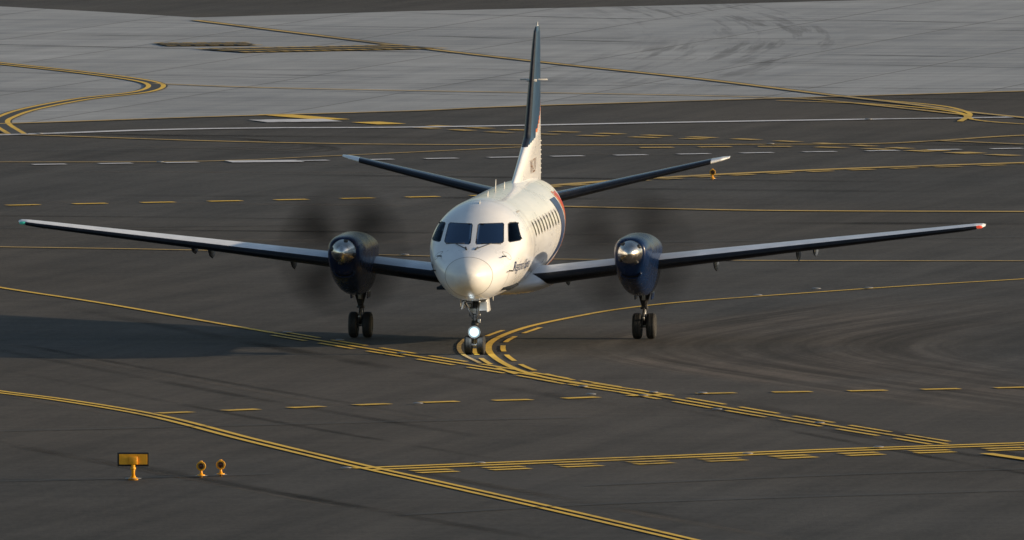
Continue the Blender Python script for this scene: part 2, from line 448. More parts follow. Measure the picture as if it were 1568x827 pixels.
# ---- nacelles
NS = [(3.10, 2.51, 1.93, .30), (3.13, 2.54, 1.80, .34), (3.25, 2.57, 1.64, .38), (3.6, 2.59, 1.47, .42), (4.1, 2.60, 1.32, .445), (4.9, 2.60, 1.16, .46), (5.9, 2.56, 1.07, .46),
      (7.1, 2.45, 1.05, .42), (8.2, 2.26, 1.20, .33), (9.2, 2.10, 1.48, .22), (9.9, 2.02, 1.72, .10), (10.05, 1.95, 1.82, .04)]
def propmat(ph, k_):
    m, nt, N, L, B = newmat("spinning_blades"); out = [n for n in N if n.type == 'OUTPUT_MATERIAL'][0]
    B.inputs["Base Color"].default_value = (.022, .018, .015, 1); B.inputs["Roughness"].default_value = .9; B.inputs["Specular IOR Level"].default_value = .1
    tc = N.new("ShaderNodeTexCoord"); sp_ = N.new("ShaderNodeSeparateXYZ"); L.new(tc.outputs["Object"], sp_.inputs[0])
    def mt(op, a, b=None, c=None):
        n = N.new("ShaderNodeMath"); n.operation = op
        for i, q in enumerate((a, b, c)):
            if q is None: continue
            if isinstance(q, (int, float)): n.inputs[i].default_value = q
            else: L.new(q, n.inputs[i])
        return n.outputs[0]
    X, Z = sp_.outputs[0], sp_.outputs[2]
    th = mt('ARCTAN2', Z, X); r = mt('SQRT', mt('ADD', mt('MULTIPLY', X, X), mt('MULTIPLY', Z, Z)))
    lob = mt('POWER', mt('ADD', mt('MULTIPLY', mt('COSINE', mt('ADD', mt('MULTIPLY', th, 4), ph)), .5), .5), 1.0)
    def ramp(a, b, va, vb, src):
        n = N.new("ShaderNodeMapRange"); n.interpolation_type = 'SMOOTHSTEP'
        n.inputs[1].default_value = a; n.inputs[2].default_value = b; n.inputs[3].default_value = va; n.inputs[4].default_value = vb; L.new(src, n.inputs[0]); return n.outputs[0]
    env = mt('MULTIPLY', ramp(.3, .7, .5, 1, r), ramp(.95, 1.64, 1, .0, r))
    env2 = ramp(1.4, 1.68, 1, 0, r)
    al = mt('ADD', mt('MULTIPLY', mt('MULTIPLY', lob, env), .52*k_), mt('MULTIPLY', env2, .18*k_))
    tr = N.new("ShaderNodeBsdfTransparent"); mx = N.new("ShaderNodeMixShader")
    L.new(al, mx.inputs[0]); L.new(tr.outputs[0], mx.inputs[1]); L.new(B.outputs[0], mx.inputs[2]); L.new(mx.outputs[0], out.inputs[0])
    return m
def wheel(bmT, bmH, c, R, w):
    prof = [(-w*.36, R*.52), (-w*.46, R*.62), (-w*.5, R*.80), (-w*.42, R*.93), (-w*.26, R*.99), (-w*.10, R), (-w*.08, R*.985), (-w*.06, R), (w*.06, R), (w*.08, R*.985), (w*.10, R), (w*.26, R*.99), (w*.42, R*.93), (w*.5, R*.80), (w*.46, R*.62), (w*.36, R*.52)]
    lathe(bmT, prof, c, 'X', 40)
    lathe(bmH, [(-w*.34, .01), (-w*.36, R*.25), (-w*.30, R*.40), (-w*.37, R*.53), (w*.37, R*.53), (w*.30, R*.40), (w*.36, R*.25), (w*.34, .01)], c, 'X', 24)
for sx, nm, ph, kk in ((1, "port", 2.2, .75), (-1, "starboard", 2.9, 1.05)):
    nx = sx*3.355
    bm = bmesh.new(); rings = []
    fn_ = [pchip([s[0] for s in NS], [s[i] for s in NS]) for i in (1, 2, 3)]
    yl = [3.10, 3.115, 3.13, 3.17, 3.25, 3.35, 3.5]+[3.6+.22*k for k in range(29)]+[9.9, 10.05]
    for y_ in yl:
        t_, b_, w_ = [q(y_) for q in fn_]; zc = 2.24 if y_ < 4 else 2.12; zc = min(zc, t_-.05); zc = max(zc, b_+.05); rg = []
        for q in range(56):
            a = 2*math.pi*q/56; ca, sa = math.cos(a), math.sin(a)
            e_ = .86 if sa > 0 else .74
            rg.append(Vector((nx+w_*math.copysign(abs(ca)**e_, ca), y_, zc+(t_-zc if sa > 0 else zc-b_)*math.copysign(abs(sa)**.92, sa))))
        rings.append(rg)
    loft(bm, rings); addobj("nacelle_"+nm, bm, M['navy'], plane)
    R_ = []; bm = bmesh.new()   # intake lip
    for (dy, k) in ((0.09, 1.12), (-.02, 1.08), (-.03, 1.0), (-.01, .9), (.09, .84)):
        R_.append([Vector((nx+.235*k*math.cos(a), 3.22+dy, 1.725+.105*k*math.sin(a))) for a in [2*math.pi*q/32 for q in range(32)]])
    loft(bm, R_, caps=False); addobj("intake_lip_"+nm, bm, M['navy'], plane)
    bm = bmesh.new(); loft(bm, [[Vector((nx+.2*math.cos(a), yq, 1.725+.09*math.sin(a))) for a in [2*math.pi*q/32 for q in range(32)]] for yq in (3.22, 3.24)])
    addobj("intake_duct_"+nm, bm, M['black'], plane)
    bm = bmesh.new()
    prof = [(2.58, .004), (2.585, .035), (2.61, .08), (2.66, .13), (2.74, .185), (2.84, .235), (2.95, .27), (3.05, .29), (3.085, .295), (3.09, .25)]
    lathe(bm, [(a, r) for a, r in prof], (nx, 0, 2.22), 'Y', 40); addobj("spinner_"+nm, bm, M['metal'], plane)
    bm = bmesh.new(); # blade root cuffs
    for q in range(4):
        a = q*math.pi/2+ph; d = Vector((math.cos(a), 0, math.sin(a)))
        tube(bm, Vector((nx, 2.94, 2.22))+d*.24, Vector((nx, 2.94, 2.22))+d*.30, .055, .05)
    addobj("blade_roots_"+nm, bm, M['geard'], plane)
    bm = bmesh.new(); bmesh.ops.create_circle(bm, cap_ends=True, radius=1.68, segments=96, matrix=Matrix.Rotation(math.pi/2, 4, 'X'))
    addobj("propeller_"+nm, bm, propmat(ph, kk), plane, loc=(nx, 2.94, 2.22), smooth=False)
    # main gear
    bmS = bmesh.new(); bmT = bmesh.new(); bmH = bmesh.new()
    tube(bmS, (nx, 7.10, 1.2), (nx, 7.14, .72), .075, mi=1); tube(bmS, (nx, 7.14, .74), (nx, 7.14, .30), .045, mi=0)
    tube(bmS, (nx, 7.14, .76), (nx, 7.14, .70), .095, mi=1)
    tube(bmS, (nx-.22, 7.14, .305), (nx+.22, 7.14, .305), .045, mi=0)
    tube(bmS, (nx, 7.0, .72), (nx, 6.82, .52), .028, mi=1); tube(bmS, (nx, 6.82, .52), (nx, 7.06, .34), .028, mi=1)
    tube(bmS, (nx-.14, 7.05, 1.15), (nx-.05, 7.12, .82), .028, mi=1); tube(bmS, (nx+.14, 7.05, 1.15), (nx+.05, 7.12, .82), .028, mi=1)
    tube(bmS, (nx, 8.0, 1.3), (nx, 7.18, .78), .04, mi=1)
    tube(bmS, (nx+.06, 7.05, 1.1), (nx+.08, 7.05, .36), .011, mi=1)
    box(bmS, (nx, 6.98, .98), (.12, .08, .16), 1, .02)
    for s2 in (-1, 1): wheel(bmT, bmH, (nx+s2*.165, 7.14, .305), .305, .22)
    addobj("main_gear_strut_"+nm, bmS, [M['steel'], M['geard']], plane); addobj("main_tyres_"+nm, bmT, M['tyre'], plane); addobj("main_hubs_"+nm, bmH, M['hub'], plane)
    bm = bmesh.new()
    for s2 in (-1, 1): box(bm, (nx+s2*.20, 7.1, 1.02), (.02, .7, .16), 0, .006, Matrix.Rotation(s2*.1, 3, 'Y'))
    addobj("main_gear_doors_"+nm, bm, M['navy'], plane)

# nose gear
bmS = bmesh.new(); bmT = bmesh.new(); bmH = bmesh.new()
tube(bmS, (0, .12, 1.3), (0, .03, .66), .07, mi=1); tube(bmS, (0, .04, .68), (0, 0, .24), .042, mi=0); tube(bmS, (0, .035, .74), (0, .03, .66), .09, mi=1)
tube(bmS, (-.19, 0, .225), (.19, 0, .225), .035, mi=0)
tube(bmS, (0, .12, .64), (0, .28, .45), .024, mi=1); tube(bmS, (0, .28, .45), (0, .05, .27), .024, mi=1)
tube(bmS, (-.17, -.75, 1.27), (-.03, .03, .84), .026, mi=1); tube(bmS, (.17, -.75, 1.27), (.03, .03, .84), .026, mi=1)
tube(bmS, (-.13, 0, .92), (.13, 0, .92), .04, mi=1); tube(bmS, (-.06, -.02, 1.1), (-.07, -.02, .5), .01, mi=1)
box(bmS, (0, -.04, 1.02), (.22, .14, .14), 1, .02); box(bmS, (-.12, .0, 1.14), (.1, .1, .12), 1, .02); box(bmS, (.10, .0, .78), (.07, .08, .1), 0, .015)
for s2 in (-1, 1): wheel(bmT, bmH, (s2*.148, 0, .222), .222, .175)
addobj("nose_gear_strut", bmS, [M['steel'], M['geard']], plane); addobj("nose_tyres", bmT, M['tyre'], plane); addobj("nose_hubs", bmH, M['hub'], plane)
bm = bmesh.new()
box(bm, (.28, .30, 1.13), (.022, .75, .28), 0, .008, Matrix.Rotation(-.12, 3, 'Y')); box(bm, (-.28, .30, 1.15), (.022, .75, .2), 0, .008, Matrix.Rotation(.25, 3, 'Y'))
box(bm, (.20, -.10, 1.13), (.20, .03, .20), 0, .01)
addobj("nose_gear_doors", bm, M['white'], plane)
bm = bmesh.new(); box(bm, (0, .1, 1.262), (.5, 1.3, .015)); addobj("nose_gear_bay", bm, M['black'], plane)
bm = bmesh.new(); lathe(bm, [(-.06, .02), (-.08, .09), (-.17, .145), (-.175, .145), (-.165, .135), (-.15, .12)], (0, 0, .53), 'Y', 28); addobj("taxi_lamp_housing", bm, M['geard'], plane)
bm = bmesh.new(); lathe(bm, [(-.160, .135), (-.168, .12), (-.174, .09), (-.179, .06), (-.183, .03), (-.184, .004)], (0, 0, 0), 'Y', 40); addobj("taxi_lamp", bm, M['light'], plane, loc=(0, 0, .53))
pl = bpy.data.lights.new("taxi_lamp_light", 'POINT'); po = bpy.data.objects.new("taxi_lamp_light", pl); COL.objects.link(po); po.parent = plane; po.location = (0, -.32, .53)
pl.energy = 9; pl.color = (.85, .95, 1); pl.shadow_soft_size = .05

# ------------------------------------------------------------------ pilots
def skinmesh(vs, es, rad):
    me = bpy.data.meshes.new("sk"); me.from_pydata(vs, es, []); o = bpy.data.objects.new("sk", me); COL.objects.link(o)
    md = o.modifiers.new("k", 'SKIN'); md.use_smooth_shade = True
    for i, r in enumerate(rad): me.skin_vertices[0].data[i].radius = (r, r)
    me.skin_vertices[0].data[0].use_root = True
    sb = o.modifiers.new("s", 'SUBSURF'); sb.levels = 1; sb.render_levels = 1
    bpy.context.view_layer.update(); dg = bpy.context.evaluated_depsgraph_get()
    m2 = bpy.data.meshes.new_from_object(o.evaluated_get(dg)); bpy.data.objects.remove(o); return m2
def pilot(px, turn):
    e = empty("pilot"); e.location = Matrix.Rotation(-YAW, 3, 'Z') @ Vector((px, .62, 2.07)); e.rotation_euler = (0, 0, -YAW)
    V = [(0, 0, 0), (0, -.0, .18), (0, -.0, .36), (0, -.01, .50), (0, -.02, .60)]
    R = [.16, .14, .155, .10, .055]; E = [(0, 1), (1, 2), (2, 3), (3, 4)]
    for s in (-1, 1):
        b = len(V)
        V += [(s*.18, -.01, .47), (s*.24, -.12, .26), (s*.17, -.38, .22), (s*.15, -.45, .23)]; R += [.06, .048, .036, .028]
        E += [(3, b), (b, b+1), (b+1, b+2), (b+2, b+3)]
        b = len(V); V += [(s*.10, -.06, -.02), (s*.13, -.46, .0), (s*.12, -.58, -.38), (s*.12, -.72, -.43)]; R += [.09, .065, .045, .04]
        E += [(0, b), (b, b+1), (b+1, b+2), (b+2, b+3)]
    me = skinmesh(V, E, R); me.materials.clear()
    for k in ('shirt', 'trouser', 'skin'): me.materials.append(M[k])
    for p in me.polygons:
        c = p.center; p.use_smooth = True
        p.material_index = 1 if (c.z < .06) else (2 if (c.z > .545 or (c.y < -.36 and abs(c.x) > .1)) else 0)
    o = bpy.data.objects.new("body", me); COL.objects.link(o); o.parent = e
    for s in (-1, 1):
        V = [(0, 0, 0), (0, -.05, .0)]; R_ = [.026, .03]; E = [(0, 1)]
        for k, (dx, ln) in enumerate(((-.028, .034), (-.009, .040), (.010, .038), (.028, .028))):
            b = len(V); V += [(dx, -.085, .004), (dx, -.085-ln*.5, -.012), (dx, -.085-ln*.6, -.042)]; R_ += [.010, .009, .008]
            E += [(1, b), (b, b+1), (b+1, b+2)]
        b = len(V); V += [(-s*.035, -.03, -.005), (-s*.045, -.065, -.03)]; R_ += [.011, .009]; E += [(0, b), (b, b+1)]
        me = skinmesh(V, E, R_); me.materials.clear(); me.materials.append(M['skin'])
        h = bpy.data.objects.new("hand", me); COL.objects.link(h); h.parent = e; h.location = (s*.15, -.45, .23)
    bm = bmesh.new(); bmesh.ops.create_uvsphere(bm, u_segments=32, v_segments=24, radius=1)
    for v in bm.verts:
        x, y_, z = v.co; jaw = 1-.28*max(0, -z)**1.3
        nose = .22*math.exp(-((x/.16)**2+((z+.12)/.22)**2)) if y_ < 0 else 0
        eye = -.09*sum(math.exp(-(((x-q)/.2)**2+((z-.08)/.13)**2)) for q in (-.38, .38)) if y_ < 0 else 0
        lip = .05*math.exp(-((x/.25)**2+((z+.5)/.09)**2)) if y_ < 0 else 0
        v.co = Vector((x*.076*jaw, y_*.098-(nose+eye+lip)*.098, z*.118))
    hd = addobj("head", bm, M['skin'], e, loc=(0, -.03, .735)); hd.rotation_euler = (0, 0, turn)
    bm = bmesh.new(); bmesh.ops.create_uvsphere(bm, u_segments=28, v_segments=20, radius=1)
    bmesh.ops.delete(bm, geom=[v for v in bm.verts if v.co.z < .45 and v.co.y < .35 or v.co.z < -.35], context='VERTS')
    for v in bm.verts: v.co = Vector((v.co.x*.083, v.co.y*.106, v.co.z*.126))
    h = addobj("hair", bm, M['hair'], e, loc=(0, -.03, .735)); h.rotation_euler = (0, 0, turn)
    bm = bmesh.new()
    for s in (-1, 1): bmesh.ops.create_uvsphere(bm, u_segments=14, v_segments=10, radius=1, matrix=Matrix.Translation((s*.086, .025, -.005)) @ Matrix.Diagonal((.018, .028, .034, 1)))
    pts = [(math.sin(a)*.095, .02, math.cos(a)*.135) for a in [math.radians(q) for q in range(-85, 86, 17)]]
    for a, b in zip(pts[:-1], pts[1:]): tube(bm, a, b, .009, seg=8)
    tube(bm, (.088, -.01, -.02), (.03, -.115, -.065), .005, seg=8)
    h = addobj("headset", bm, M['seal'], e, loc=(0, -.03, .735)); h.rotation_euler = (0, 0, turn)
    bm = bmesh.new()
    for s in (-1, 1): bmesh.ops.create_uvsphere(bm, u_segments=10, v_segments=8, radius=1, matrix=Matrix.Translation((s*.029, -.083, .010)) @ Matrix.Diagonal((.011, .007, .006, 1)))
    h = addobj("eyes", bm, M['blackp'], e, loc=(0, -.03, .735)); h.rotation_euler = (0, 0, turn)
pilot(.47, .55); pilot(-.47, .5)

# ------------------------------------------------------------------ GROUND
def groundmat(name, base_lo, base_hi, tint_lo, tint_hi, rough, kind):
    m, nt, N, L, B = newmat(name)
    tc = N.new("ShaderNodeTexCoord")
    def noise(scale, detail, stretch=(1, 1, 1), rot=0, rgh=.55):
        mp = N.new("ShaderNodeMapping"); mp.inputs["Scale"].default_value = stretch
        mp2 = N.new("ShaderNodeMapping"); mp2.inputs["Rotation"].default_value = (0, 0, rot)
        L.new(tc.outputs["Object"], mp2.inputs[0]); L.new(mp2.outputs[0], mp.inputs[0])
        n = N.new("ShaderNodeTexNoise"); n.inputs["Scale"].default_value = scale; n.inputs["Detail"].default_value = detail; n.inputs["Roughness"].default_value = rgh
        L.new(mp.outputs[0], n.inputs["Vector"]); return n.outputs["Fac"]
    def mt(op, a, b=0.0):
        n = N.new("ShaderNodeMath"); n.operation = op
        for i, q in enumerate((a, b)):
            if isinstance(q, (int, float)): n.inputs[i].default_value = q
            else: L.new(q, n.inputs[i])
        return n.outputs[0]
    def sstep(a, b, va, vb, src):
        n = N.new("ShaderNodeMapRange"); n.interpolation_type = 'SMOOTHSTEP'
        n.inputs[1].default_value = a; n.inputs[2].default_value = b; n.inputs[3].default_value = va; n.inputs[4].default_value = vb; L.new(src, n.inputs[0]); return n.outputs[0]
    big = noise(.035, 4, (1, .6, 1)); st1 = noise(1.0, 7, (.9, .035, 1), .22, .65); st2 = noise(1.0, 6, (.06, 1.3, 1), .04, .6)
    fine = noise(7.0, 6, (1, .35, 1), 0, .75); mid = noise(.35, 6, (1, .5, 1), 0, .6)
    if kind == 'asphalt':
        s = mt('ADD', mt('ADD', mt('MULTIPLY', big, .28), mt('MULTIPLY', st1, .26)), mt('ADD', mt('MULTIPLY', st2, .12), mt('ADD', mt('MULTIPLY', fine, .22), mt('MULTIPLY', mid, .12))))
    else:
        s = mt('ADD', mt('ADD', mt('MULTIPLY', big, .25), mt('MULTIPLY', st1, .2)), mt('ADD', mt('MULTIPLY', st2, .30), mt('ADD', mt('MULTIPLY', fine, .1), mt('MULTIPLY', mid, .15))))
    mr = N.new("ShaderNodeMapRange"); mr.inputs[1].default_value = .40; mr.inputs[2].default_value = .60; L.new(s, mr.inputs[0])
    mx = N.new("ShaderNodeMix"); mx.data_type = 'RGBA'; L.new(mr.outputs[0], mx.inputs[0])
    mx.inputs[6].default_value = (*[base_lo*t for t in tint_lo], 1); mx.inputs[7].default_value = (*[base_hi*t for t in tint_hi], 1)
    col = mx.outputs[2]
    # sweeping tyre scrubs left by aircraft turning on to the line: families of parallel curves
    def scrub(x0, yc, b_, a_, width, yext, sx_, freq):
        sp_ = N.new("ShaderNodeSeparateXYZ"); L.new(tc.outputs["Object"], sp_.inputs[0])
        t = mt('DIVIDE', mt('SUBTRACT', sp_.outputs[1], yc), b_)
        g = mt('MULTIPLY', mt('SUBTRACT', mt('SQRT', mt('ADD', mt('MULTIPLY', t, t), 1.0)), 1.0), a_)
        q = mt('SUBTRACT', mt('MULTIPLY', mt('SUBTRACT', sp_.outputs[0], x0), sx_), g)
        cb = N.new("ShaderNodeCombineXYZ"); L.new(mt('MULTIPLY', q, freq), cb.inputs[0]); L.new(mt('MULTIPLY', sp_.outputs[1], .045), cb.inputs[1])
        n = N.new("ShaderNodeTexNoise"); n.inputs["Scale"].default_value = 1; n.inputs["Detail"].default_value = 7; n.inputs["Roughness"].default_value = .62; L.new(cb.outputs[0], n.inputs["Vector"])
        mask = mt('MULTIPLY', sstep(-.2, 1.0, 0, 1, q), sstep(width*.55, width, 1, 0, q))
        ay = mt('ABSOLUTE', mt('SUBTRACT', sp_.outputs[1], yc)); mask = mt('MULTIPLY', mask, sstep(yext*.35, yext, 1, 0, ay))
        patch = noise(.16, 3, (1, .4, 1), .3); mask = mt('MULTIPLY', mask, sstep(.32, .58, .25, 1, patch))
        return n.outputs["Fac"], mask
    fams = [(1.9, 3.0, 7.0, 3.0, 11.5, 34, 1, 1.35)] if kind == 'asphalt' else [(12.5, 205, 22, 3.2, 9, 60, -1, 1.2)]
    for fm in fams:
        nf, mask = scrub(*fm)
        fac = sstep(.36, .66, .58, 1.75, nf)
        sc = N.new("ShaderNodeMix"); sc.data_type = 'FLOAT'; L.new(mask, sc.inputs[0]); sc.inputs[2].default_value = 1; L.new(fac, sc.inputs[3])
        if kind == 'concrete':
            sc2 = mt('MINIMUM', sc.outputs[0], 1.05)
        else: sc2 = sc.outputs[0]
        vm_ = N.new("ShaderNodeVectorMath"); vm_.operation = 'SCALE'; L.new(col, vm_.inputs[0]); L.new(sc2, vm_.inputs["Scale"]); col = vm_.outputs[0]
        if kind == 'asphalt':
            m3 = N.new("ShaderNodeMix"); m3.data_type = 'RGBA'; m3.blend_type = 'MULTIPLY'; L.new(mask, m3.inputs[0]); L.new(col, m3.inputs[6]); m3.inputs[7].default_value = (1.04, .93, .84, 1); col = m3.outputs[2]
    if kind == 'asphalt':   # brownish rubber / dust tint in broad patches
        m2 = N.new("ShaderNodeMix"); m2.data_type = 'RGBA'; m2.blend_type = 'MULTIPLY'
        b2 = noise(.02, 3, (1, 1, 1), .6); r2 = N.new("ShaderNodeMapRange"); r2.inputs[1].default_value = .4; r2.inputs[2].default_value = .6; L.new(b2, r2.inputs[0])
        L.new(r2.outputs[0], m2.inputs[0]); L.new(col, m2.inputs[6]); m2.inputs[7].default_value = (1.0, .91, .82, 1); col = m2.outputs[2]
    if kind == 'concrete':
        br = N.new("ShaderNodeTexBrick"); br.offset = 0; br.inputs["Scale"].default_value = 1
        br.inputs["Brick Width"].default_value = 6; br.inputs["Row Height"].default_value = 6; br.inputs["Mortar Size"].default_value = .06
        br.inputs["Color1"].default_value = (1, 1, 1, 1); br.inputs["Color2"].default_value = (.84, .84, .84, 1); br.inputs["Mortar"].default_value = (.5, .48, .45, 1)
        mpb = N.new("ShaderNodeMapping"); mpb.inputs["Rotation"].default_value = (0, 0, .22); L.new(tc.outputs["Object"], mpb.inputs[0]); L.new(mpb.outputs[0], br.inputs["Vector"])
        m2 = N.new("ShaderNodeMix"); m2.data_type = 'RGBA'; m2.blend_type = 'MULTIPLY'; m2.inputs[0].default_value = .8
        L.new(col, m2.inputs[6]); L.new(br.outputs["Color"], m2.inputs[7]); col = m2.outputs[2]
    L.new(col, B.inputs["Base Color"]); B.inputs["Roughness"].default_value = rough; B.inputs["Specular IOR Level"].default_value = .18
    bp = N.new("ShaderNodeBump"); bp.inputs["Strength"].default_value = .4; bp.inputs["Distance"].default_value = .02
    L.new(fine, bp.inputs["Height"]); L.new(bp.outputs[0], B.inputs["Normal"])
    return m
asph = groundmat("asphalt", .034, .100, (.98, .98, 1.0), (1.02, .98, .94), .88, 'asphalt')
conc = groundmat("concrete", .27, .47, (.94, 1, 1.06), (.98, 1, 1.01), .85, 'concrete')
bm = bmesh.new(); bmesh.ops.create_grid(bm, x_segments=20, y_segments=20, size=9000); addobj("ground", bm, asph, smooth=False)
bm = bmesh.new()
lower = [(-3000, 255), (0, 189), (330, 178), (640, 169), (830, 161), (1568, 139), (4500, 60)]
upper = [(4500, -70), (1568, -6), (1300, 1), (1000, 9), (640, 17), (300, 27), (150, 18), (0, 10), (-3000, -90)]
vs = [bm.verts.new(G(*p)+Vector((0, 0, .004))) for p in lower+upper]; bm.faces.new(vs)
addobj("concrete_apron", bm, conc, smooth=False)

def cr(P, n=14):
    if len(P) < 3: return [Vector(p) for p in P]
    Q = [Vector(p) for p in P]; Q = [Q[0]*2-Q[1]]+Q+[Q[-1]*2-Q[-2]]; out = []
    for i in range(1, len(Q)-2):
        a, b, c, d = Q[i-1:i+3]
        for k in range(n):
            t = k/n; out.append(.5*((2*b)+(c-a)*t+(2*a-5*b+4*c-d)*t*t+(3*b-a-3*c+d)*t**3))
    out.append(Q[-2]); return out
ZC = [.016]
def ribbon(bm, W, width, off=0, dash=None, phase=0, mi=0, z=None):
    """W: list of ground points in metres"""
    if z is None: ZC[0] += .0003; z = ZC[0]
    uvl = bm.loops.layers.uv.active
    S = [0]
    for a, b in zip(W[:-1], W[1:]): S.append(S[-1]+(b-a).length)
    def at(s):
        s = max(0, min(S[-1], s))
        lo, hi = 0, len(S)-1
        while hi-lo > 1:
            m_ = (lo+hi)//2
            if S[m_] <= s: lo = m_
            else: hi = m_
        t = (s-S[lo])/max(1e-9, S[hi]-S[lo]); p = W[lo].lerp(W[hi], t)
        s0 = max(0, lo-1); s1 = min(len(W)-1, hi+1); d = (W[s1]-W[s0]).normalized(); return p, Vector((-d.y, d.x, 0))
    segs = [(0, S[-1])] if not dash else []
    if dash:
        s = phase
        while s < S[-1]:
            segs.append((max(0, s), min(S[-1], s+dash[0]))); s += dash[0]+dash[1]
    for a, b in segs:
        if b-a < .05: continue
        n = max(1, int((b-a)/.8)); prev = None
        for k in range(n+1):
            p, nn = at(a+(b-a)*k/n); w = width*.5
            l = bm.verts.new((p+nn*(off+w))+Vector((0, 0, z))); r = bm.verts.new((p+nn*(off-w))+Vector((0, 0, z)))
            if prev:
                f = bm.faces.new((prev[0], prev[1], r, l)); f.material_index = mi
                if uvl:
                    for lp, q in zip(f.loops, ((0, (k-1)/n), (1, (k-1)/n), (1, k/n), (0, k/n))): lp[uvl].uv = q
            prev = (l, r)
def px(P): return [G(p.x, p.y) for p in cr(P)]

def paintmat(name, c, wear):
    m, nt, N, L, B = newmat(name); tc = N.new("ShaderNodeTexCoord")
    n1 = N.new("ShaderNodeTexNoise"); n1.inputs["Scale"].default_value = 2.2; n1.inputs["Detail"].default_value = 8; n1.inputs["Roughness"].default_value = .7
    n2 = N.new("ShaderNodeTexNoise"); n2.inputs["Scale"].default_value = .12; n2.inputs["Detail"].default_value = 3
    L.new(tc.outputs["Object"], n1.inputs["Vector"]); L.new(tc.outputs["Object"], n2.inputs["Vector"])
    ad = N.new("ShaderNodeMath"); ad.operation = 'ADD'; L.new(n1.outputs["Fac"], ad.inputs[0]); L.new(n2.outputs["Fac"], ad.inputs[1])
    mr = N.new("ShaderNodeMapRange"); mr.inputs[1].default_value = .62+wear; mr.inputs[2].default_value = .98+wear; mr.inputs[3].default_value = .15; mr.inputs[4].default_value = 1; L.new(ad.outputs[0], mr.inputs[0])
    mx = N.new("ShaderNodeMix"); mx.data_type = 'RGBA'; mx.inputs[6].default_value = (.07, .06, .05, 1); mx.inputs[7].default_value = (*c, 1)
    L.new(mr.outputs[0], mx.inputs[0]); L.new(mx.outputs[2], B.inputs["Base Color"]); B.inputs["Roughness"].default_value = .7; return m
yel = paintmat("yellow_marking_paint", (.86, .53, .05), 0); yelw = paintmat("worn_yellow_paint", (.62, .40, .09), .08); whi = paintmat("worn_white_paint", (.66, .66, .68), .04)
blk = paintmat("black_marking_border", (.03, .03, .03), 0)

bm = bmesh.new()
Y, YW, WH, BK = 0, 1, 2, 3
def L_(P, w=.15, off=0, dash=None, phase=0, mi=Y): ribbon(bm, px(P), w, off, dash, phase, mi)
# double side stripe, lower left
P = [(-300, 566), (-120, 584), (0, 601), (100, 614), (240, 638), (390, 676), (550, 714), (700, 747), (860, 783), (1050, 827), (1300, 885)]
L_(P, .15, .15); L_(P, .15, -.15)
# holding position pattern
P = [(572, 721), (800, 712), (1080, 701), (1300, 692), (1568, 683), (1900, 671)]
L_(P, .30, .80); L_(P, .30, .15)
L_(P, .30, -.60, (.95, .83), .55); L_(P, .30, -1.25, (.95, .83), .30)
# enhanced centreline coming from upper left through to lower right
A = [(-400, 375), (-150, 414), (0, 441), (150, 464), (300, 490), (415, 510), (560, 534), (740, 563), (860, 583), (1000, 606), (1200, 640), (1450, 681)]
L_(A[:6], .17)
Bp = A[5:]
L_(Bp, .14); L_(Bp, .13, .36, (2.6, 1.0), 0); L_(Bp, .13, -.36, (2.6, 1.0), 1.2)
# curved lead-in
C = [(2100, 398), (1800, 413), (1568, 428), (1400, 438), (1240, 449), (1050, 463), (950, 474), (880, 486), (810, 501), (765, 517), (748, 531), (757, 548), (795, 568), (860, 584), (985, 603)]
L_(C, .16); L_(C[8:], .12, .34, (2.6, 1.4), .4); L_(C[8:], .12, -.34, (2.6, 1.4), 1.8)
L_([(712, 520), (703, 530), (708, 543), (735, 557)], .10, mi=YW)
# dashed intermediate line
L_([(242, 634), (630, 618), (826, 612.5), (1060, 604), (1338, 599), (1900, 587)], .38, 0, (.90, .86))
L_([(-200, 321), (45, 314.5), (330, 309), (660, 302), (860, 297)], .42, 0, (.98, 1.02), .3)
# long thin lines
L_([(-500, 372), (0, 379), (300, 384), (655, 393), (870, 398), (1200, 400), (1568, 400.5), (2100, 401)], .28, mi=YW)
L_([(830, 286), (950, 277), (1100, 268), (1300, 259), (1568, 250), (1900, 240)], .55, mi=YW); L_([(830, 288.5), (950, 279.5), (1100, 270.5), (1300, 261.5), (1568, 252.5), (1900, 242)], .35, dash=(.9, .7), mi=YW)
L_([(860, 317), (1000, 320), (1200, 323.5), (1568, 325), (2000, 326)], .5, mi=YW)
L_([(-100, 203), (0, 206), (150, 211), (300, 216), (470, 220), (620, 222), (850, 223), (1150, 222), (1330, 221), (1440, 216), (1568, 208), (1900, 196)], .35, mi=YW)
L_([(-100, 249), (0, 249), (300, 248), (500, 240), (800, 226)], .20, mi=YW)
L_([(640, 196), (800, 205), (1080, 214)], .5, dash=(1.0, .9), mi=YW); L_([(660, 193), (820, 201), (1200, 217), (1568, 240)], .5, dash=(1.0, .9), mi=YW)
L_([(980, 227), (1250, 226), (1568, 240)], .5, dash=(1.0, .8), mi=YW)
L_([(415, 176), (500, 183), (600, 191)], 1.0, dash=(4.5, 2.0), mi=Y)
# white lines
L_([(-600, 222), (0, 207.5), (230, 200), (400, 197), (600, 196), (800, 193), (1000, 189), (1300, 184), (1568, 180), (2200, 168)], .7, mi=WH)
L_([(50, 253), (330, 249), (650, 244), (760, 242), (930, 239), (1568, 228)], .45, dash=(1.0, 1.0), mi=WH)
L_([(350, 248.5), (460, 247.5)], 1.3, mi=WH); L_([(395, 186.5), (510, 185)], 2.0, mi=WH)
